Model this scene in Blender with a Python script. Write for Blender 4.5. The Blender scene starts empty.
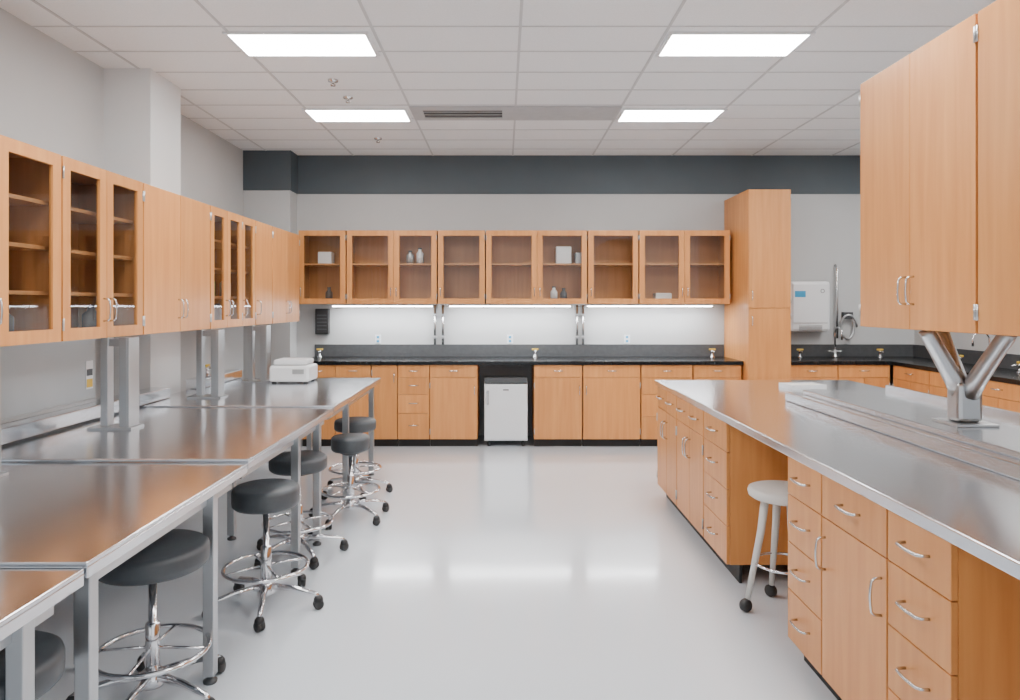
import bpy, bmesh, math, random
from mathutils import Vector, Matrix
random.seed(4)
scene = bpy.context.scene
COL = scene.collection
EYE = 1.513; F = 700.0; CEIL = 3.22
BACK = 8.05; LW = -2.9; RW = 4.72; NEAR = -1.6

# ------------------------------------------------------------- materials
def mat_new(name):
    m = bpy.data.materials.new(name); m.use_nodes = True
    nt = m.node_tree; b = nt.nodes['Principled BSDF']
    return m, nt, b
def simple(name, col, rough=0.5, metal=0.0, noise=0.04, nscale=12, coat=0.0, bump=0.0):
    m, nt, b = mat_new(name)
    tc = nt.nodes.new('ShaderNodeTexCoord'); n = nt.nodes.new('ShaderNodeTexNoise')
    n.inputs['Scale'].default_value = nscale; n.inputs['Detail'].default_value = 3
    r = nt.nodes.new('ShaderNodeValToRGB')
    c0 = [max(0, c*(1-noise)) for c in col]; c1 = [min(1, c*(1+noise)) for c in col]
    r.color_ramp.elements[0].color = (*c0, 1); r.color_ramp.elements[1].color = (*c1, 1)
    r.color_ramp.elements[0].position = .3; r.color_ramp.elements[1].position = .7
    nt.links.new(tc.outputs['Object'], n.inputs['Vector'])
    nt.links.new(n.outputs['Fac'], r.inputs['Fac']); nt.links.new(r.outputs['Color'], b.inputs['Base Color'])
    b.inputs['Roughness'].default_value = rough; b.inputs['Metallic'].default_value = metal
    b.inputs['Coat Weight'].default_value = coat; b.inputs['Coat Roughness'].default_value = .10
    if bump:
        bp = nt.nodes.new('ShaderNodeBump'); bp.inputs['Strength'].default_value = bump
        nt.links.new(n.outputs['Fac'], bp.inputs['Height']); nt.links.new(bp.outputs['Normal'], b.inputs['Normal'])
    return m
def wood(name, ca, cb, sc=(14, 14, 0.9)):
    m, nt, b = mat_new(name)
    tc = nt.nodes.new('ShaderNodeTexCoord'); mp = nt.nodes.new('ShaderNodeMapping')
    mp.inputs['Scale'].default_value = sc
    oi = nt.nodes.new('ShaderNodeObjectInfo')
    mul = nt.nodes.new('ShaderNodeVectorMath'); mul.operation = 'SCALE'; mul.inputs[0].default_value = (17, 9, 5)
    nt.links.new(oi.outputs['Random'], mul.inputs['Scale']); 
    nt.links.new(tc.outputs['Object'], mp.inputs['Vector']); nt.links.new(mul.outputs[0], mp.inputs['Location'])
    n = nt.nodes.new('ShaderNodeTexNoise'); n.inputs['Scale'].default_value = 1.6; n.inputs['Detail'].default_value = 6
    n.inputs['Distortion'].default_value = .4
    nt.links.new(mp.outputs['Vector'], n.inputs['Vector'])
    r = nt.nodes.new('ShaderNodeValToRGB')
    r.color_ramp.elements[0].color = (*ca, 1); r.color_ramp.elements[1].color = (*cb, 1)
    r.color_ramp.elements[0].position = .25; r.color_ramp.elements[1].position = .75
    nt.links.new(n.outputs['Fac'], r.inputs['Fac'])
    hs = nt.nodes.new('ShaderNodeHueSaturation')
    mr = nt.nodes.new('ShaderNodeMapRange'); mr.inputs['To Min'].default_value = .92; mr.inputs['To Max'].default_value = 1.06
    nt.links.new(oi.outputs['Random'], mr.inputs['Value']); nt.links.new(mr.outputs[0], hs.inputs['Value'])
    nt.links.new(r.outputs['Color'], hs.inputs['Color']); nt.links.new(hs.outputs['Color'], b.inputs['Base Color'])
    b.inputs['Roughness'].default_value = .36
    return m
def steel(name, col=(.74, .765, .80), r0=.15, r1=.22, sc=(2, 90, 90)):
    m, nt, b = mat_new(name)
    tc = nt.nodes.new('ShaderNodeTexCoord'); mp = nt.nodes.new('ShaderNodeMapping'); mp.inputs['Scale'].default_value = sc
    n = nt.nodes.new('ShaderNodeTexNoise'); n.inputs['Scale'].default_value = 1.5; n.inputs['Detail'].default_value = 4
    mr = nt.nodes.new('ShaderNodeMapRange'); mr.inputs['To Min'].default_value = r0; mr.inputs['To Max'].default_value = r1
    nt.links.new(tc.outputs['Object'], mp.inputs['Vector']); nt.links.new(mp.outputs['Vector'], n.inputs['Vector'])
    nt.links.new(n.outputs['Fac'], mr.inputs['Value']); nt.links.new(mr.outputs[0], b.inputs['Roughness'])
    b.inputs['Base Color'].default_value = (*col, 1); b.inputs['Metallic'].default_value = 1
    return m
def emit(name, col, s):
    m, nt, b = mat_new(name)
    b.inputs['Base Color'].default_value = (.9, .9, .9, 1)
    b.inputs['Emission Color'].default_value = (*col, 1); b.inputs['Emission Strength'].default_value = s
    return m
def glassmat(name, tint):
    m = bpy.data.materials.new(name); m.use_nodes = True; nt = m.node_tree
    nt.nodes.remove(nt.nodes['Principled BSDF']); out = nt.nodes['Material Output']
    t = nt.nodes.new('ShaderNodeBsdfTransparent'); t.inputs['Color'].default_value = (*tint, 1)
    g = nt.nodes.new('ShaderNodeBsdfGlossy'); g.inputs['Roughness'].default_value = .03
    lw = nt.nodes.new('ShaderNodeLayerWeight'); lw.inputs['Blend'].default_value = .5
    pw = nt.nodes.new('ShaderNodeMath'); pw.operation = 'POWER'; pw.inputs[1].default_value = 4
    ml = nt.nodes.new('ShaderNodeMath'); ml.operation = 'MULTIPLY_ADD'; ml.inputs[1].default_value = .7; ml.inputs[2].default_value = .05
    mx = nt.nodes.new('ShaderNodeMixShader')
    nt.links.new(lw.outputs['Facing'], pw.inputs[0]); nt.links.new(pw.outputs[0], ml.inputs[0])
    nt.links.new(ml.outputs[0], mx.inputs[0]); nt.links.new(t.outputs[0], mx.inputs[1]); nt.links.new(g.outputs[0], mx.inputs[2])
    nt.links.new(mx.outputs[0], out.inputs['Surface'])
    return m

M_WOOD = wood('maple_wood', (.585, .228, .060), (.715, .318, .100))
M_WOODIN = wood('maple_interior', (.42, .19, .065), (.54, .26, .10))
M_STEEL = steel('brushed_steel')
M_STEELV = steel('upright_steel', (.50, .51, .52), .28, .36, (60, 60, 2))
M_CHROME = simple('chrome', (.75, .75, .77), .1, 1.0, .01)
M_HANDLE = simple('satin_nickel', (.62, .62, .62), .25, 1.0, .02)
M_WALL = simple('grey_wall_paint', (.49, .498, .50), .7, 0, .015, 3)
M_COLW = simple('white_wall_paint', (.68, .69, .695), .7, 0, .015, 3)
M_BAND = simple('slate_paint', (.066, .084, .098), .6, 0, .04, 3)
M_FLOOR = simple('epoxy_floor', (.66, .705, .755), .20, 0, .012, 1.2, coat=.7)
M_CEIL = simple('ceiling_tile', (.79, .805, .815), .9, 0, .03, 90, bump=.05)
M_GRID = simple('ceiling_bar', (.52, .53, .54), .6)
M_BLACKTOP = simple('black_epoxy', (.008, .009, .010), .24, 0, .2, 30)
M_BLACKTOP.node_tree.nodes['Principled BSDF'].inputs['Specular IOR Level'].default_value = .3
M_UPST = simple('grey_upstand', (.065, .068, .072), .3, 0, .1, 30)
M_BLACK = simple('black_plastic', (.015, .015, .016), .45, 0, .1)
M_TOE = simple('toe_black', (.012, .012, .013), .6)
M_VINYL = simple('grey_vinyl', (.058, .066, .074), .42, 0, .06, 40, bump=.03)
M_WHITE = simple('white_enamel', (.72, .74, .76), .3, 0, .01)
M_CREAM = simple('cream_seat', (.75, .73, .69), .35, 0, .01)
M_YEL = simple('yellow_plastic', (.70, .46, .05), .4)
M_BLUE = simple('blue_plastic', (.03, .3, .55), .4)
M_GREEN = simple('green_glass', (.05, .35, .15), .2)
M_DK = simple('dark_grey', (.06, .065, .07), .5)
M_PANEL = simple('painted_panel', (.42, .44, .45), .28, .45, .02, 3)
M_VENTG = simple('vent_grey', (.45, .46, .47), .6)
M_RUB = simple('rubber', (.03, .03, .03), .6)
M_LIGHT = emit('troffer_glow', (1, .985, .965), 38)
M_STRIP = emit('strip_glow', (.94, .97, 1), 62)
M_GLASS = glassmat('door_glass', (.92, .92, .91))
M_GLASSD = glassmat('dark_tint_glass', (.78, .79, .80))  # deeper tint darkens the left cabinet interiors seen through it

# ------------------------------------------------------------- mesh helpers
def link(o, parent=None):
    COL.objects.link(o)
    if parent is not None: o.parent = parent
    return o
def top(o, label, cat, group=None):
    o['label'] = label; o['category'] = cat
    if group: o['group'] = group
    return o
def mesh_obj(name, me, mat, parent=None, loc=(0, 0, 0), rot=(0, 0, 0), bevel=0, smooth=False):
    o = bpy.data.objects.new(name, me); o.location = loc; o.rotation_euler = rot
    if mat and not me.materials: me.materials.append(mat)
    if smooth:
        for p in me.polygons: p.use_smooth = True
    if bevel:
        md = o.modifiers.new('bevel', 'BEVEL'); md.width = bevel; md.segments = 2; md.limit_method = 'ANGLE'
    return link(o, parent)
def box_mesh(bxs):
    bm = bmesh.new()
    for (x0, x1, y0, y1, z0, z1) in bxs:
        vs = [bm.verts.new(p) for p in [(x0,y0,z0),(x1,y0,z0),(x1,y1,z0),(x0,y1,z0),(x0,y0,z1),(x1,y0,z1),(x1,y1,z1),(x0,y1,z1)]]
        for f in [(0,3,2,1),(4,5,6,7),(0,1,5,4),(1,2,6,5),(2,3,7,6),(3,0,4,7)]:
            bm.faces.new([vs[i] for i in f])
    me = bpy.data.meshes.new('m'); bm.to_mesh(me); bm.free(); return me
def boxes(name, bxs, mat, parent=None, loc=(0,0,0), rot=(0,0,0), bevel=0):
    return mesh_obj(name, box_mesh(bxs), mat, parent, loc, rot, bevel)
def quad(name, x0, x1, y, z0, z1, mat, parent):
    me = bpy.data.meshes.new('m'); me.from_pydata([(x0,y,z0),(x1,y,z0),(x1,y,z1),(x0,y,z1)], [], [(0,1,2,3)])
    return mesh_obj(name, me, mat, parent)
def tube_bm(bm, pts, r, seg=10, closed=False):
    pts = [Vector(p) for p in pts]; n = len(pts); rings = []
    rr = r if isinstance(r, (list, tuple)) else [r]*n
    up = None
    for i in range(n):
        if closed: d = (pts[(i+1) % n]-pts[i-1]).normalized()
        else: d = (pts[min(i+1, n-1)]-pts[max(i-1, 0)]).normalized()
        if up is None:
            up = Vector((0,0,1)) if abs(d.z) < .9 else Vector((1,0,0))
        up = (up-d*up.dot(d)).normalized(); s = d.cross(up)
        rings.append([bm.verts.new(pts[i]+(up*math.cos(a)+s*math.sin(a))*rr[i]) for a in [2*math.pi*k/seg for k in range(seg)]])
    m = n if closed else n-1
    for i in range(m):
        a, b = rings[i], rings[(i+1) % n]
        for k in range(seg):
            f = bm.faces.new([a[k], a[(k+1) % seg], b[(k+1) % seg], b[k]]); f.smooth = seg > 5
    if not closed:
        bm.faces.new(rings[0]); bm.faces.new(rings[-1])
    return bm
def tubes_mesh(lst, seg=10):
    bm = bmesh.new()
    for t in lst: tube_bm(bm, t[0], t[1], seg, t[2] if len(t) > 2 else False)
    bmesh.ops.recalc_face_normals(bm, faces=bm.faces[:])
    me = bpy.data.meshes.new('m'); bm.to_mesh(me); bm.free(); return me
def tubes(name, lst, mat, parent=None, loc=(0,0,0), rot=(0,0,0), seg=10):
    return mesh_obj(name, tubes_mesh(lst, seg), mat, parent, loc, rot)
def lathe_mesh(prof, seg=36):
    bm = bmesh.new(); rings = []
    for r, z in prof:
        if r < 1e-5: rings.append([bm.verts.new((0,0,z))])
        else: rings.append([bm.verts.new((r*math.cos(2*math.pi*k/seg), r*math.sin(2*math.pi*k/seg), z)) for k in range(seg)])
    for a, b in zip(rings, rings[1:]):
        if len(a) == 1 and len(b) == 1: continue
        for k in range(seg):
            k2 = (k+1) % seg
            if len(a) == 1: f = bm.faces.new([a[0], b[k2], b[k]])
            elif len(b) == 1: f = bm.faces.new([a[k], a[k2], b[0]])
            else: f = bm.faces.new([a[k], a[k2], b[k2], b[k]])
            f.smooth = True
    bmesh.ops.recalc_face_normals(bm, faces=bm.faces[:])
    me = bpy.data.meshes.new('m'); bm.to_mesh(me); bm.free(); return me
def lathe(name, prof, mat, parent=None, loc=(0,0,0), rot=(0,0,0), seg=36):
    return mesh_obj(name, lathe_mesh(prof, seg), mat, parent, loc, rot)
def empty(name, loc, rz=0):
    e = bpy.data.objects.new(name, None); e.empty_display_size = .1
    e.location = loc; e.rotation_euler = (0, 0, rz); return link(e)
def struct(o): o['kind'] = 'structure'; return o

# ------------------------------------------------------------- room shell
T = .15
struct(boxes('floor', [(LW-T, RW+T, NEAR, BACK+T, -.1, 0)], M_FLOOR))
struct(boxes('ceiling', [(LW-T, RW+T, NEAR, BACK+T, CEIL, CEIL+.1)], M_CEIL))
struct(boxes('wall_left', [(LW-T, LW, NEAR, BACK+T, 0, CEIL)], M_WALL))
struct(boxes('wall_right', [(RW, RW+T, NEAR, BACK+T, 0, CEIL)], M_WALL))
struct(boxes('wall_back', [(LW, RW, BACK, BACK+T, 0, CEIL)], M_WALL))
struct(boxes('wall_column', [(LW, -2.56, 5.07, 5.54, 0, CEIL)], M_COLW))
struct(boxes('wall_corner', [(LW, -2.38, 7.79, BACK, 0, CEIL)], M_WALL))
struct(boxes('trim_1', [(-2.38, RW, BACK-.012, BACK, 2.777, CEIL), (LW, -2.368, 7.778, 7.79, 2.777, CEIL),
                        (-2.38, -2.368, 7.79, BACK, 2.777, CEIL)], M_BAND))
bars = []
k = -4
while True:
    x = .1+.915*k; k += 1
    if x > RW: break
    if x > LW: bars.append((x-.009, x+.009, NEAR, BACK-.012, CEIL-.005, CEIL))
k = -14
while True:
    y = 4.3+.425*k; k += 1
    if y > BACK-.05: break
    if y > NEAR: bars.append((LW, RW, y-.006, y+.006, CEIL-.004, CEIL))
struct(boxes('trim_2', bars, M_GRID))

# ------------------------------------------------------------- ceiling lights
def troffer(x0, y0):
    e = empty('ceiling_light', (x0, y0, CEIL-.014))
    w, d = .915, .425
    boxes('frame', [(0,w,0,.025,0,.0135),(0,w,d-.025,d,0,.0135),(0,.025,.025,d-.025,0,.0135),(w-.025,w,.025,d-.025,0,.0135)], M_WHITE, e)
    boxes('diffuser', [(.025,w-.025,.025,d-.025,.004,.0125)], M_LIGHT, e)
    top(e, 'bright rectangular recessed panel light in a white ceiling grid', 'ceiling light', 'recessed ceiling panel lights')
for x0 in (-1.765, 1.035):
    for y0 in (4.38, 6.10, 2.6, .9): troffer(x0, y0)  # the two nearer rows are out of view, added for illumination
for y0 in (4.3, 6.0, 2.6): troffer(3.76, y0)  # unseen right-hand column, added to brighten the room

e = empty('air_vent', (-.815, 6.03, CEIL-.014))
boxes('frame', [(0,1.83,0,.03,0,.0135),(0,1.83,.395,.425,0,.0135),(0,.1,.03,.395,0,.0135),(.80,1.83,.03,.395,0,.0135),(.1,.80,.03,.10,0,.0135),(.1,.80,.34,.395,0,.0135)], M_VENTG, e)
boxes('duct_opening', [(.1,.80,.10,.34,.009,.0135)], M_BLACK, e)
boxes('grille', [(.1,.80,.16+.09*i,.166+.09*i,.001,.009) for i in range(2)], M_VENTG, e)
top(e, 'grey linear ceiling air vent with dark slots', 'air vent')
for i, (px, py) in enumerate([(333, 80), (348, 97), (378, 138)]):
    z = (CEIL-EYE)*F/(304-py); X = (px-504)*z/F
    o = lathe('fire_sprinkler', [(0,0),(.018,0),(.02,.012),(.008,.016),(.008,.03),(.038,.034),(.04,.046)], M_HANDLE, None, (X, z, CEIL-.046), seg=20)
    top(o, 'small round metal sprinkler head on the ceiling', 'sprinkler', 'ceiling sprinkler heads')

# ------------------------------------------------------------- cabinets
def arch(L=.10, out=.032, r=.0045):
    p = [(0, 0, -L/2), (0, -out*.7, -L/2+.002)]
    for t in (0, .25, .5, .75, 1): p.append((0, -out-.004*math.sin(math.pi*t), -L/2+.012+(L-.024)*t))
    p += [(0, -out*.7, L/2-.002), (0, 0, L/2)]
    return tubes_mesh([(p, r)], 8)
ME_H = arch(); ME_H.materials.append(M_HANDLE)
ME_HL = arch(.12, .032, .0048); ME_HL.materials.append(M_HANDLE)
ME_HINGE = tubes_mesh([([(0,0,-.03),(0,0,.03)], .005)], 8); ME_HINGE.materials.append(M_STEELV)
G = .002
def add_handle(parent, x, z, horiz, big=False):
    mesh_obj('handle', ME_HL if big else ME_H, None, parent, (x, -.02, z), (0, math.pi/2 if horiz else 0, 0))
def front(e, f, hv):
    kind, x0, x1, z0, z1 = f[:5]; hd = f[5] if len(f) > 5 else None
    x0 += G; x1 -= G; z0 += G; z1 -= G; w = x1-x0; h = z1-z0
    big = hv.get('big', False)
    if kind == 'drawer':
        d = boxes('drawer', [(0,w,-.02,-.001,0,h)], M_WOOD, e, (x0,0,z0), bevel=.002)
        if hd != 'none': add_handle(d, w/2, h*.55, True, big)
        return
    if kind == 'door':
        d = boxes('door', [(0,w,-.02,-.001,0,h)], M_WOOD, e, (x0,0,z0), bevel=.002)
    else:
        s = hv.get('stile', .06)
        d = boxes('door', [(0,s,-.02,-.001,0,h),(w-s,w,-.02,-.001,0,h),(s,w-s,-.02,-.001,0,s),(s,w-s,-.02,-.001,h-s,h)], M_WOOD, e, (x0,0,z0))
        quad('glass_pane', s, w-s, -.010, s, h-s, hv.get('glass', M_GLASS), d)
    if hd:
        side, vert = hd[0], hd[1]
        hz = .13 if vert == 'B' else h-.13
        if hv.get('hz'): hz = hv['hz']
        for sd in side:
            add_handle(d, .028 if sd == 'L' else w-.028, hz, False, big)
        if len(side) == 1:
            hx = w if side == 'L' else 0
            for zz in (.08, h-.08): mesh_obj('hinge', ME_HINGE, None, d, (hx, -.022, zz))
def cabinet(name, label, group, loc, rz, W, D, H, fronts, shelves=(), toe=0, open_=False, hv={}, cat='cabinet'):
    e = empty(name, loc, rz); t = .018; b = toe
    bx = [(0,t,0,D,b,H),(W-t,W,0,D,b,H),(t,W-t,0,D,b,b+t),(t,W-t,0,D,H-t,H),(t,W-t,D-.008,D,b+t,H-t)]
    for s in shelves: bx.append((t,W-t,.03,D-.008,s-.009,s+.009))
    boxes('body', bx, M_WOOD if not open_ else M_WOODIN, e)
    if toe: boxes('toe_kick', [(0,W,.05,.065,0,toe)], M_TOE, e)
    for f in fronts: front(e, f, hv)
    return top(e, label, cat, group)
R90 = math.pi/2

# left upper cabinets, base at 1.33, top 2.235
GX = -2.16; UB = 1.33; UH = .905
def lup(y0, y1, kinds, lab):
    W = y1-y0; n = len(kinds); fr = []
    for i, (k, hd) in enumerate(kinds):
        fr.append((k, W*i/n, W*(i+1)/n, 0, UH, hd))
    gl = kinds[0][0] == 'glass'
    cabinet('wall_cabinet', lab, 'upper cabinets above the steel tables', (GX, y0, UB), R90, W, .36, UH, fr,
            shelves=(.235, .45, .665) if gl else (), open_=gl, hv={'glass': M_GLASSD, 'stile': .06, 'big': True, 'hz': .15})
gw = 'maple wall cabinet with framed glass doors and inner shelves'
sw = 'maple wall cabinet with plain solid doors and steel pulls'
lup(1.70, 2.53, [('glass', 'RB'), ('glass', 'LB')], gw)
lup(2.54, 3.385, [('glass', 'RB'), ('glass', None)], gw)
lup(3.395, 4.15, [('glass', 'RB'), ('glass', 'LB')], gw)
lup(4.16, 5.10, [('door', 'RB'), ('door', 'LB')], sw)
lup(5.11, 6.03, [('glass', 'RB'), ('glass', 'LB'), ('glass', 'LB')], gw)
lup(6.04, 6.47, [('door', 'LB')], 'narrow maple wall cabinet with a plain solid door')
lup(6.48, 7.32, [('door', 'RB'), ('door', 'LB')], sw)

# back upper cabinets
PM = F/7.7
def bx_(px): return (px-504)/PM
UB2 = EYE; UH2 = .81
for (a, b, c) in [(299, None, 346), (347, 394, 437), (438, None, 485), (486, 537, 587), (588, None, 638), (639, 684, 729.5)]:
    x0 = bx_(a); W = bx_(c)-x0
    fr = [('glass', 0, W, 0, UH2, 'LB')] if b is None else [('glass', 0, bx_(b)-x0, 0, UH2, 'RB'), ('glass', bx_(b)-x0, W, 0, UH2, 'LB')]
    cabinet('wall_cabinet', ('single' if b is None else 'double')+'-door maple wall cabinet with glass fronts above black counter',
            'glass-front cabinets over the black counter', (x0, 7.7, UB2), 0, W, .348, UH2, fr,
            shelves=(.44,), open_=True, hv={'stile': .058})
# under-cabinet lights
for (a, b) in [(330, 432), (448, 572), (588, 715)]:
    e = empty('under_cabinet_light', (bx_(a), 7.76, UB2-.030))
    L = bx_(b)-bx_(a)
    boxes('housing', [(0,L,0,.09,.008,.030)], M_WHITE, e)
    boxes('diffuser', [(.01,L-.01,.008,.082,0,.008)], M_STRIP, e)
    top(e, 'slim glowing strip light under the wall cabinets', 'strip light', 'under-cabinet strip lights')

# back base cabinets: front at y=7.4
PB = F/7.4
def bb(px): return (px-504)/PB
BH = .87; TK = .085
bhv = {}
def base(a, c, fr, lab):
    x0 = bb(a); W = bb(c)-x0
    out = []
    for f in fr:
        out.append((f[0], (bb(f[1])-x0) if f[1] is not None else 0, (bb(f[2])-x0) if f[2] is not None else W, f[3], f[4])+tuple(f[5:]))
    cabinet('base_cabinet', lab, 'base cabinets under the black counter', (x0, 7.4, 0), 0, W, .60, BH, out, toe=TK, hv=bhv)
L1 = 'maple base cabinet with drawer over door, black toe kick'
DR = .735
base(301, 371, [('drawer', None, 336, DR, BH), ('drawer', 336, None, DR, BH), ('door', None, 336, TK, DR, 'RT'), ('door', 336, None, TK, DR, 'LT')], 'maple base cabinet with two drawers over two doors')
base(372, 397.5, [('door', None, None, TK, BH, 'RT')], 'narrow maple base cabinet with full-height door')
base(398, 429.5, [('drawer', None, None, DR, BH), ('drawer', None, None, .56, DR), ('drawer', None, None, .36, .56), ('drawer', None, None, TK, .36)], 'maple base cabinet with a stack of four drawers')
base(430, 477.5, [('drawer', None, None, DR, BH), ('door', None, None, TK, DR, 'RT')], L1)
base(534, 582, [('drawer', None, None, DR, BH), ('door', None, None, TK, DR, 'RT')], L1)
base(583, 640, [('drawer', None, None, DR, BH), ('door', None, None, TK, DR, 'LT')], L1)
base(641, 692, [('drawer', None, None, DR, BH), ('drawer', None, None, .56, DR), ('drawer', None, None, .33, .56), ('drawer', None, None, TK, .33)], 'maple base cabinet with a stack of four drawers')
base(693, 741, [('drawer', None, None, DR, BH), ('door', None, None, TK, DR, 'LT')], L1)
# back counter
CX = -2.17
o = boxes('worktop', [(CX, 2.52, 7.36, BACK-.002, .872, .912)], M_BLACKTOP, bevel=.003)
boxes('upstand', [(CX, 2.52, 8.02, BACK-.002, .912, 1.05)], M_UPST, o)
top(o, 'long black epoxy worktop with low upstand', 'worktop')
# tall cabinet
cabinet('tall_cabinet', 'tall narrow maple storage cabinet with upper and lower doors', None, (2.53, 7.26, 0), 0, .44, .78, 2.70,
        [('door', 0, .44, TK, 1.47, 'LT'), ('door', 0, .44, 1.47, 2.70, 'LB')], toe=TK)
# under-counter fridge
e = empty('undercounter_fridge', (-.21, 7.40, 0))
boxes('body', [(0,.46,.03,.55,.06,.69)], M_WHITE, e, bevel=.006)
boxes('door', [(.004,.456,-.01,.028,.075,.665)], M_WHITE, e, bevel=.008)
boxes('control_panel', [(.004,.456,-.006,.028,.67,.735)], M_DK, e, bevel=.004)
boxes('badge', [(.2,.26,-.013,-.0095,.60,.612)], M_DK, e)
boxes('handle', [(.03,.05,-.03,-.0095,.45,.60)], M_HANDLE, e, bevel=.004)
for cx in (.05, .41):
    for cy in (.06, .5):
        lathe('caster', [(0,-.012),(.026,-.012),(.03,-.006),(.03,.006),(.026,.012),(0,.012)], M_RUB, e, (cx, cy, .03), (0, R90, 0), 20)
top(e, 'white under-counter fridge on small casters with dark top panel', 'fridge')

# right-hand black counter (L)
RX = 4.1
o = boxes('worktop', [(2.975, RW-.002, 7.36, BACK-.002, .872, .912), (RX-.03, RW-.002, 1.5, 7.36, .872, .912)], M_BLACKTOP, bevel=.003)
boxes('upstand', [(2.975, RW-.002, 8.02, BACK-.002, .912, 1.05), (RW-.03, RW-.002, 1.5, 8.02, .912, 1.05)], M_UPST, o)
top(o, 'L-shaped black epoxy worktop along the wall', 'worktop')
gR = 'base cabinets along the side wall'
for i in range(2):
    cabinet('base_cabinet', 'maple base cabinet with drawer over doors', gR, (2.975+.55*i, 7.4, 0), 0, .545, .6, BH,
            [('drawer', 0, .545, DR, BH), ('door', 0, .2725, TK, DR, 'RT'), ('door', .2725, .545, TK, DR, 'LT')], toe=TK)
yy = 7.34; i = 0
while yy > 2:
    W = .62
    if i % 2 == 0: fr = [('drawer', 0, W, DR, BH), ('door', 0, W/2, TK, DR, 'RT'), ('door', W/2, W, TK, DR, 'LT')]; lb = 'maple base cabinet with drawer over two doors'
    else: fr = [('drawer', 0, W, DR, BH), ('drawer', 0, W, .56, DR), ('drawer', 0, W, .33, .56), ('drawer', 0, W, TK, .33)]; lb = 'maple base cabinet with four drawers'
    cabinet('base_cabinet', lb, gR, (RX, yy, 0), -R90, W, .6, BH, fr, toe=TK)
    yy -= W+.005; i += 1

# ------------------------------------------------------------- island
IX = 1.225; gI = 'island base cabinets'
def isl(ya, yb, fr, lab, hv={'big': True}):
    W = ya-yb
    cabinet('base_cabinet', lab, gI, (IX, ya, 0), -R90, W, .56, BH, [(f[0], f[1]*W, f[2]*W)+tuple(f[3:]) for f in fr], toe=.1, hv=hv)
IT = .71
isl(5.50, 4.89, [('drawer',0,.5,IT,BH),('drawer',.5,1,IT,BH),('door',0,.5,.1,IT,'RT'),('door',.5,1,.1,IT,'LT')], 'maple island cabinet with drawers over two doors')
isl(4.88, 4.235, [('drawer',0,.5,IT,BH),('drawer',.5,1,IT,BH),('door',0,.5,.1,IT,'RT'),('door',.5,1,.1,IT,'LT')], 'maple island cabinet with drawers over two doors')
ST = [('drawer',0,1,IT,BH),('drawer',0,1,.51,IT),('drawer',0,1,.31,.51),('drawer',0,1,.1,.31)]
isl(4.225, 3.79, ST, 'maple island cabinet with four stacked drawers')
isl(2.975, 2.66, ST, 'narrow maple island cabinet with four stacked drawers')
isl(2.655, 2.205, [('drawer',0,1,IT,BH),('door',0,1,.1,IT,('LR','T'))], 'maple island cabinet with drawer over wide door')
isl(2.20, 1.885, ST, 'maple island cabinet with four stacked drawers')
isl(.98, .45, ST, 'maple island cabinet with four stacked drawers')
o = boxes('modesty_panel', [(1.80, 1.82, .45, 5.50, 0, .87)], M_WOOD); top(o, 'long maple panel closing the back of the island kneespace', 'panel')
for i in range(5):
    W = .97
    cabinet('base_cabinet', 'maple island cabinet facing the side counter', gI, (2.66, .5+i*.99, 0), R90, W, .56, BH,
            [('drawer', 0, W, IT, BH), ('door', 0, W/2, .1, IT, 'RT'), ('door', W/2, W, .1, IT, 'LT')], toe=.1)
o = boxes('island_worktop', [(1.195, 2.72, .4, 5.54, .872, .912)], M_STEEL, bevel=.004)
top(o, 'long brushed stainless steel island worktop', 'worktop')
# raised ledge
e = empty('service_ledge', (1.75, .6, .912))
LL = 3.76
boxes('body', [(0, .66, 0, LL, 0, .055)], M_STEEL, e, bevel=.006)
boxes('shelf', [(.06, .62, .04, LL-.12, .055, .08)], M_STEEL, e, bevel=.004)
boxes('lip', [(.56, .575, .04, LL-.12, .08, .11)], M_STEEL, e)
top(e, 'raised stainless steel service ledge along the island', 'ledge')
# branching supports
def tree(y):
    e = empty('support_post', (2.0, y, .9922))
    boxes('base_plate', [(-.09,.09,-.09,.09,0,.012)], M_STEELV, e, bevel=.002)
    boxes('trunk', [(-.055,.055,-.045,.045,.012,.185)], M_STEELV, e, bevel=.018)
    zt = 1.40-.9922
    def arm(dx, dy, st=.13):
        return ([(dx*.1, dy*.1, st), (dx*.3, dy*.3, st+.07), (dx*.7, dy*.7, zt-.09), (dx*.95, dy*.95, zt-.02), (dx, dy, zt-.002)], [.040, .038, .034, .032, .032])
    for dx, dy in [(-.155, .02), (.18, -.02), (.05, -.2), (.03, .22)]:
        tubes('branch', [arm(dx, dy)], M_STEELV, e, seg=16)
    top(e, 'branching brushed steel post holding the upper cabinets', 'support post', 'island cabinet support posts')
tree(3.04); tree(1.7)
# island upper cabinets
def iup(ya, yb):
    W = ya-yb
    cabinet('wall_cabinet', 'tall maple cabinet with two plain doors on steel posts', 'cabinets above the island', (1.795, ya, 1.40), -R90, W, .47, 1.21,
            [('door', 0, W/2, 0, 1.21, 'RB'), ('door', W/2, W, 0, 1.21, 'LB')], hv={'big': True, 'hz': .17})
iup(3.49, 2.635); iup(2.625, 1.76)

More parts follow.
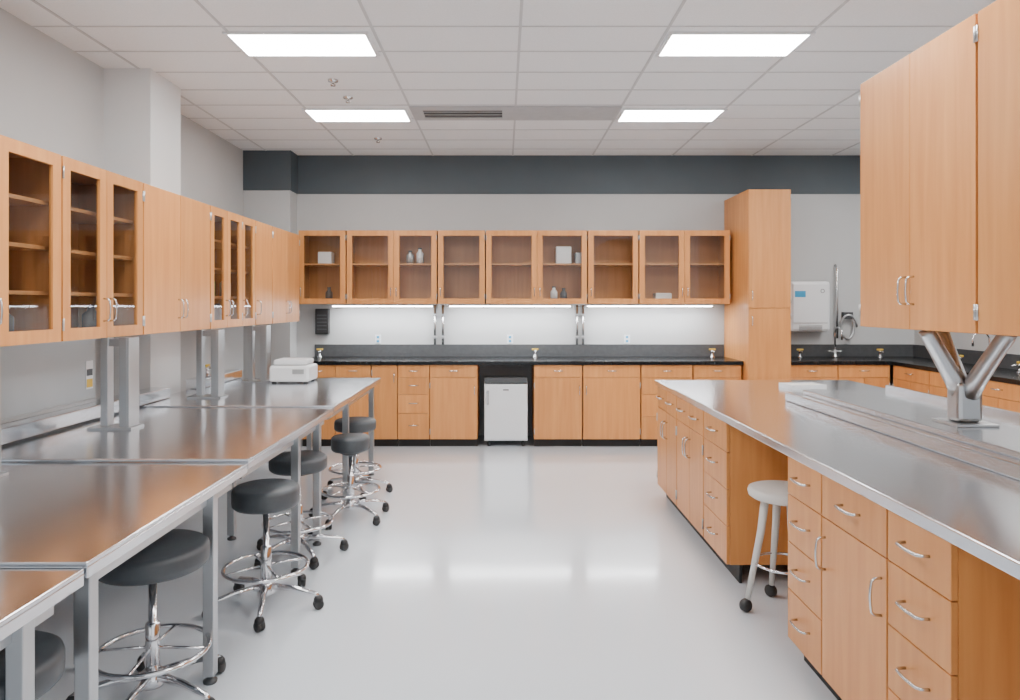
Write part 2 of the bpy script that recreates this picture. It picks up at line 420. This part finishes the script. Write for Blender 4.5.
# ------------------------------------------------------------- left steel tables
def table(y0, y1, H, front_legs, rear_legs):
    e = empty('steel_table', (-1.13, y0, 0)); L = y1-y0
    boxes('tabletop', [(-1.37, 0, 0, L, H-.012, H), (-.014, 0, 0, L, H-.045, H-.012), (-1.37, -.014, 0, .014, H-.045, H-.012), (-1.37, -.014, L-.014, L, H-.045, H-.012)], M_STEEL, e, bevel=.003)
    boxes('apron', [(-1.30, -.05, .05, .08, H-.10, H-.0125), (-1.30, -.05, L-.08, L-.05, H-.10, H-.0125), (-.08, -.05, .08, L-.08, H-.10, H-.0125), (-1.30, -1.27, .08, L-.08, H-.10, H-.0125)], M_STEELV, e)
    for (x, ys) in ((-.045, front_legs), (-1.29, rear_legs), (-.62, rear_legs[1:])):
        for y in ys:
            lg = boxes('leg', [(-.022, .022, -.022, .022, .03, H-.0125)], M_STEELV, e, (x, y-y0, 0), bevel=.003)
            lathe('foot', [(0,0),(.026,0),(.028,.01),(.014,.018),(.01,.034),(0,.034)], M_DK, lg, seg=16)
    top(e, 'stainless steel lab table with square legs', 'table', 'row of stainless steel lab tables')
TH = [.800, .812, .826, .836]
table(.45, 1.885, TH[0], [.6, 1.70], [.6, 1.75])
table(1.90, 3.085, TH[1], [1.97, 2.80], [2.0, 2.9])
table(3.10, 4.64, TH[2], [3.95, 4.40], [3.2, 4.5])
table(4.655, 6.42, TH[3], [5.2, 6.2], [4.8, 6.3])
# service raceway along table backs
o = boxes('service_raceway', [(-2.545, -2.40, .5, 5.04, .838, .915), (-2.53, -2.40, 5.56, 6.42, .838, .915)], M_STEEL, bevel=.006)
top(o, 'low stainless steel service raceway behind the tables', 'raceway')
o = boxes('back_panel', [(-2.53, -2.51, .5, 4.30, .916, 1.329), (-2.51, -2.50, .5, 4.30, .916, .936), (-2.51,-2.50,.5,4.30,1.31,1.329)], M_PANEL)
top(o, 'smooth grey metal back panel under the wall cabinets', 'panel')
# uprights
for y, hb in ((1.9, TH[1]), (2.80, TH[1]), (3.88, TH[2]), (5.08, TH[3]), (6.10, TH[3])):
    hb += .0005
    e = empty('upright_post', (-2.15, y, hb)); h = UB-hb-.001
    boxes('front_channel', [(.0,.01,-.055,.055,0.012,h),(-.045,0,-.055,-.047,0.012,h),(-.045,0,.047,.055,0.012,h)], M_STEELV, e, (.09,0,0), bevel=.002)
    boxes('rear_channel', [(-.07,-.03,-.03,.03,0.012,h)], M_STEELV, e, bevel=.002)
    boxes('base_plate', [(-.12,.12,-.07,.07,0,.012)], M_STEELV, e)
    boxes('top_bracket', [(-.03,.045,-.02,.02,h-.05,h-.01)], M_STEELV, e)
    top(e, 'brushed steel channel upright carrying the wall cabinets', 'upright', 'steel uprights on the tables')
# gas taps
def gas_tap(x, y, z, rz=0):
    e = empty('gas_tap', (x, y, z+.001), rz)
    lathe('turret', [(0,0),(.03,0),(.03,.006),(.014,.012),(.012,.055),(.016,.06),(.016,.075),(0,.08)], M_CHROME, e, seg=20)
    tubes('nozzle', [([(0,0,.065),(0,-.04,.07),(0,-.08,.06)], [.009,.007,.005])], M_CHROME, e)
    boxes('handle', [(-.036,.036,-.009,.009,.08,.098)], M_YEL, e, bevel=.004)
    top(e, 'small chrome gas tap with yellow lever handle', 'gas tap', 'yellow-handled gas taps')
gas_tap(-2.46, 4.55, .915, R90)
gas_tap(-2.46, 5.8, .915, R90)
for px in (320, 535, 712): gas_tap((px-504)/88.5, 7.9, .912)
for (px, z) in ((880, 7.85), (800, 7.85)): gas_tap((px-504)*z/F, z, .912)
for y in (6.9, 6.1): gas_tap(4.5, y, .912, -R90)
# warning label
o = boxes('warning_label', [(-2.5095, -2.507, 4.20, 4.27, 1.0, 1.17)], M_WHITE)
boxes('stripe', [(-2.507, -2.506, 4.205, 4.265, 1.01, 1.06)], M_YEL, o)
boxes('stripe', [(-2.507, -2.506, 4.205, 4.265, 1.08, 1.12)], M_DK, o)
top(o, 'white label with yellow and dark blocks on the back panel', 'label')

# ------------------------------------------------------------- stools
def stool(x, y, hs, rs, rz, mat=M_VINYL, lab='grey vinyl lab stool with chrome foot ring on casters', rb=.27, t=.085):
    e = empty('lab_stool', (x, y, 0), rz)
    lathe('seat', [(0,hs-t),(rs*.92,hs-t),(rs*.99,hs-t+.012),(rs,hs-t+.03),(rs,hs-.022),(rs*.975,hs-.008),(rs*.9,hs),(0,hs-.004)], mat, e, seg=48)
    lathe('seat_plate', [(0,hs-t-.03),(.05,hs-t-.03),(.1,hs-t-.001),(0,hs-t-.001)], M_DK, e, seg=24)
    lathe('pole', [(0,.07),(.026,.07),(.026,.30),(.022,.305),(.015,.31),(.015,hs-t-.03),(0,hs-t-.03)], M_CHROME, e, seg=24)
    R = .20; rh = .20
    ring = [(R*math.cos(a), R*math.sin(a), rh) for a in [2*math.pi*k/40 for k in range(40)]]
    sp = [([(.022*math.cos(a), .022*math.sin(a), rh+.01), (R*math.cos(a), R*math.sin(a), rh)], .006) for a in [2*math.pi*k/4+.4 for k in range(4)]]
    tubes('foot_ring', [(ring, .010, True)]+sp, M_CHROME, e)
    lathe('hub', [(0,.065),(.04,.065),(.045,.08),(.04,.12),(.028,.13),(0,.13)], M_CHROME, e, seg=24)
    for k in range(5):
        a = 2*math.pi*k/5
        c, s = math.cos(a), math.sin(a)
        tubes('leg', [([(.03*c,.03*s,.105),(.14*c,.14*s,.098),(rb*.93*c,rb*.93*s,.075),(rb*c,rb*s,.062)], [.017,.014,.012,.011])], M_CHROME, e)
        cs = lathe('caster', [(0,-.02),(.02,-.02),(.025,-.014),(.025,-.003),(.018,-.001),(.018,.001),(.025,.003),(.025,.014),(.02,.02),(0,.02)], M_RUB, e, (rb*c, rb*s, .025), (R90, 0, a+.6), 20)
        h = lathe('caster_hood', [(0,.066),(.014,.066),(.022,.055),(.024,.04),(.012,.036),(0,.036)], M_BLACK, cs, (0,0,0), seg=16)
        h.matrix_local = (Matrix.Translation((rb*c, rb*s, .025)) @ Matrix.Rotation(a+.6, 4, 'Z') @ Matrix.Rotation(R90, 4, 'X')).inverted() @ Matrix.Translation((rb*c, rb*s, 0))
    top(e, lab, 'stool', 'grey lab stools at the steel tables')
stool(-1.335, 2.66, .60, .202, -.35, lab='wide grey vinyl stool with chrome foot ring under the table edge')
stool(-1.19, 3.50, .605, .163, -1.35, t=.10)
stool(-1.34, 1.80, .60, .18, .2)
stool(-1.085, 4.95, .58, .135, .6, t=.10)
stool(-1.19, 5.60, .59, .165, .1)
stool(-1.24, 4.22, .60, .17, .3)

# white stool at the island
e = empty('island_stool', (1.375, 3.44, 0), .75)
hs = .61
lathe('seat', [(0,hs-.05),(.15,hs-.05),(.165,hs-.04),(.17,hs-.02),(.165,hs-.006),(.15,hs),(0,hs)], M_CREAM, e, seg=40)
for k in range(4):
    a = R90*k+math.pi/4; c, s = math.cos(a), math.sin(a)
    tubes('leg', [([(.09*c,.09*s,hs-.052),(.11*c,.11*s,.4),(.175*c,.175*s,.065)], [.02,.018,.013])], M_CREAM, e)
    lathe('caster', [(0,-.02),(.024,-.02),(.03,-.012),(.03,.012),(.024,.02),(0,.02)], M_RUB, e, (.185*c,.185*s,.03), (R90,0,a+.5), 20)
tubes('foot_ring', [([(.14*math.cos(t), .14*math.sin(t), .24) for t in [2*math.pi*k/32 for k in range(32)]], .007, True)], M_CHROME, e)
top(e, 'cream-white round stool with splayed legs and black casters', 'stool')

# ------------------------------------------------------------- small things
e = empty('lab_instrument', (-2.0, 5.95, TH[3]+.0005))
boxes('body', [(0,.34,0,.30,.012,.15)], M_WHITE, e, bevel=.02)
boxes('lid', [(.03,.31,.02,.28,.152,.20)], M_WHITE, e, bevel=.015)
boxes('display', [(.2,.3,-.003,.002,.08,.12)], M_PANEL, e)
boxes('foot', [(.02,.05,.02,.05,0,.012),(.29,.32,.02,.05,0,.012),(.02,.05,.25,.28,0,.012),(.29,.32,.25,.28,0,.012)], M_RUB, e)
top(e, 'white benchtop lab instrument with lid', 'instrument')
e = empty('wall_dispenser', ((316-504)/87.5, 7.96, 1.17))
boxes('body', [(0,.15,0,.088,0,.29)], M_BLACK, e, bevel=.008)
boxes('slot', [(.02,.13,-.004,.002,.05+.04*i,.062+.04*i) for i in range(5)], M_DK, e)
top(e, 'black slotted dispenser box mounted on the wall', 'dispenser')
for px in (435, 443, 577, 583):
    X = (px-504)/87.2
    o = tubes('wall_conduit', [([(X, BACK-.03, 1.05), (X, BACK-.03, 1.50)], .014)], M_HANDLE)
    boxes('clamp', [(X-.022, X+.022, BACK-.05, BACK-.001, z, z+.02) for z in (1.12, 1.38)], M_STEELV, o)
    top(o, 'vertical steel conduit clamped to the wall above the counter', 'pipe', 'wall conduits over the black counter')
for px in (378, 510, 627):
    X = (px-504)/87
    e = empty('power_outlet', (X, BACK-.008, 1.11))
    boxes('plate', [(-.035,.035,0,.007,-.05,.05)], M_WHITE, e, bevel=.003)
    boxes('socket', [(-.014,.014,-.003,0,.01,.036),(-.014,.014,-.003,0,-.036,-.01)], M_BLUE, e)
    top(e, 'small wall power outlet with white cover plate', 'outlet', 'outlets above the black counter')
X0 = (790-504)*7.85/F
e = empty('eyewash_unit', (X0, 7.85, EYE-28*7.85/F))
boxes('body', [(0,.46,0,.199,0,.57)], M_WHITE, e, bevel=.035)
boxes('cover', [(.03,.43,-.012,.0,.10,.54)], M_WHITE, e, bevel=.01)
boxes('badge', [(.05,.17,-.016,-.011,.39,.46)], M_BLUE, e)
boxes('vent', [(.10,.36,-.004,.001,.02+.015*i,.026+.015*i) for i in range(4)], M_DK, e)
tubes('emblem', [([(.36+.02*math.cos(t), -.014, .46+.02*math.sin(t)) for t in [2*math.pi*k/20 for k in range(20)]], .003, True)], M_DK, e, seg=6)
top(e, 'white rounded wall-mounted unit with blue badge', 'wall unit')
X = (837-504)*8.0/F
o = tubes('wall_pipe', [([(X, 8.0, 1.12), (X, 8.0, 1.92), (X+.0, 8.045, 1.96)], .014)], M_HANDLE)
top(o, 'thin vertical steel pipe on the wall', 'pipe')
X = (850-504)*7.95/F
o = tubes('coiled_hose', [([(X+.09*math.cos(t)*(1-.02*t), 7.97+.008*t, 1.25+.14*math.sin(t)) for t in [k*.4 for k in range(22)]], .012)], M_STEELV)
boxes('bracket', [(X-.05, X+.05, 7.98, BACK-.001, 1.34, 1.42)], M_DK, o)
top(o, 'grey coiled hose hanging on a wall bracket', 'hose')
def faucet(x, y, rz):
    e = empty('lab_faucet', (x, y, .913), rz)
    lathe('base', [(0,0),(.032,0),(.032,.01),(.018,.02),(.016,.08),(0,.08)], M_CHROME, e, seg=20)
    pts = [(0,0,.08),(0,0,.26)]+[(0, -.08+.08*math.cos(t), .26+.08*math.sin(t)) for t in [math.pi*k/10 for k in range(1, 11)]]+[(0,-.16,.2)]
    tubes('spout', [(pts, .010)], M_CHROME, e)
    tubes('handle', [([(.0,0,.06),(.06,0,.065),(.075,0,.065)], [.008,.007,.011]), ([(0,0,.06),(-.06,0,.065),(-.075,0,.065)], [.008,.007,.011])], M_CHROME, e)
    top(e, 'chrome gooseneck laboratory faucet', 'faucet', 'gooseneck faucets on the side counter')
faucet(4.58, 6.6, -R90); faucet(4.58, 5.9, -R90); faucet(3.75, 7.93, 0)
e = empty('paper_tray', (2.02, 4.9, .9125), .15)
boxes('tray', [(0,.26,0,.18,0,.006),(0,.26,0,.006,.006,.03),(0,.26,.174,.18,.006,.03),(0,.006,.006,.174,.006,.03),(.254,.26,.006,.174,.006,.03)], M_WHITE, e)
boxes('paper', [(.02,.24,.02,.16,.0065,.026)], M_CREAM, e)
top(e, 'shallow white tray holding folded paper', 'tray')
# contents of cabinets
def bottle(x, y, z, h, r, mat, lab):
    e = empty('bottle', (x, y, z))
    lathe('body', [(0,0),(r,0),(r,h*.65),(r*.45,h*.82),(r*.45,h*.92),(0,h*.92)], mat, e, seg=20)
    lathe('cap', [(0,h*.92),(r*.52,h*.92),(r*.52,h),(0,h)], M_DK, e, seg=16)
    top(e, lab, 'bottle', 'bottles in the glass cabinets')
S1 = UB+.0185; S2 = UB+.245; S3 = UB+.46
bottle(-2.3, 5.45, S2, .17, .05, M_GREEN, 'green bottle inside a glass cabinet')
bottle(-2.33, 5.68, S1, .17, .045, M_WHITE, 'white bottle inside a glass cabinet')
bottle(-2.33, 5.85, S2, .17, .045, M_BLUE, 'blue bottle inside a glass cabinet')
bottle(-2.33, 5.3, S1, .17, .045, M_WHITE, 'white bottle inside a glass cabinet')
bottle(-2.33, 3.95, S1, .16, .045, M_DK, 'dark bottle inside a glass cabinet')
bottle(-2.33, 4.06, S1, .14, .04, M_GREEN, 'small green bottle inside a glass cabinet')
bottle(-2.30, 3.2, S1, .16, .05, M_DK, 'dark bottle inside a glass cabinet')
bottle(-2.36, 3.58, S1, .16, .045, M_WHITE, 'white bottle inside a glass cabinet')
bottle(-2.36, 5.55, S3, .15, .04, M_WHITE, 'white bottle inside a glass cabinet')
def carton(x, y, z, w, d, h, mat, lab, rz=0):
    e = empty('carton', (x, y, z), rz)
    boxes('body', [(0,w,0,d,0,h)], mat, e, bevel=.004)
    boxes('flap', [(.005,w-.005,d*.1,d*.9,h,h+.004)], M_CREAM, e)
    top(e, lab, 'box', 'boxes in the glass cabinets')
bz = UB2+.450; b0 = UB2+.019
carton(bx_(557), 7.82, bz, .17, .15, .19, M_WHITE, 'white paper carton on a cabinet shelf')
carton(bx_(577)-.005, 7.80, bz, .07, .12, .12, M_PANEL, 'small grey box on a cabinet shelf')
carton(bx_(658), 7.82, b0, .18, .14, .1, M_CREAM, 'cream box in a cabinet')
carton(bx_(315), 7.82, bz, .15, .14, .13, M_WHITE, 'white box in a cabinet')
bottle(bx_(408), 7.88, bz, .15, .04, M_PANEL, 'grey bottle on a cabinet shelf')
bottle(bx_(418), 7.88, bz, .18, .04, M_WHITE, 'white bottle on a cabinet shelf')
bottle(bx_(565), 7.88, b0, .16, .04, M_DK, 'dark bottle on a cabinet shelf')
bottle(bx_(325), 7.88, b0, .17, .04, M_DK, 'dark bottle on a cabinet shelf')
bottle(bx_(555), 7.88, b0, .18, .04, M_WHITE, 'white bottle on a cabinet shelf')

# ------------------------------------------------------------- world & camera
w = bpy.data.worlds.new('World'); scene.world = w; w.use_nodes = True
w.node_tree.nodes['Background'].inputs['Color'].default_value = (.93, .965, 1, 1)
w.node_tree.nodes['Background'].inputs['Strength'].default_value = 1.4
cd = bpy.data.cameras.new('Camera'); cam = bpy.data.objects.new('Camera', cd); COL.objects.link(cam)
cam.location = (0, 0, EYE); cam.rotation_euler = (R90, 0, 0)
cd.sensor_width = 36; cd.lens = F/1020*36; cd.shift_x = 6/1020; cd.shift_y = -46/1020; cd.clip_start = .05
scene.camera = cam
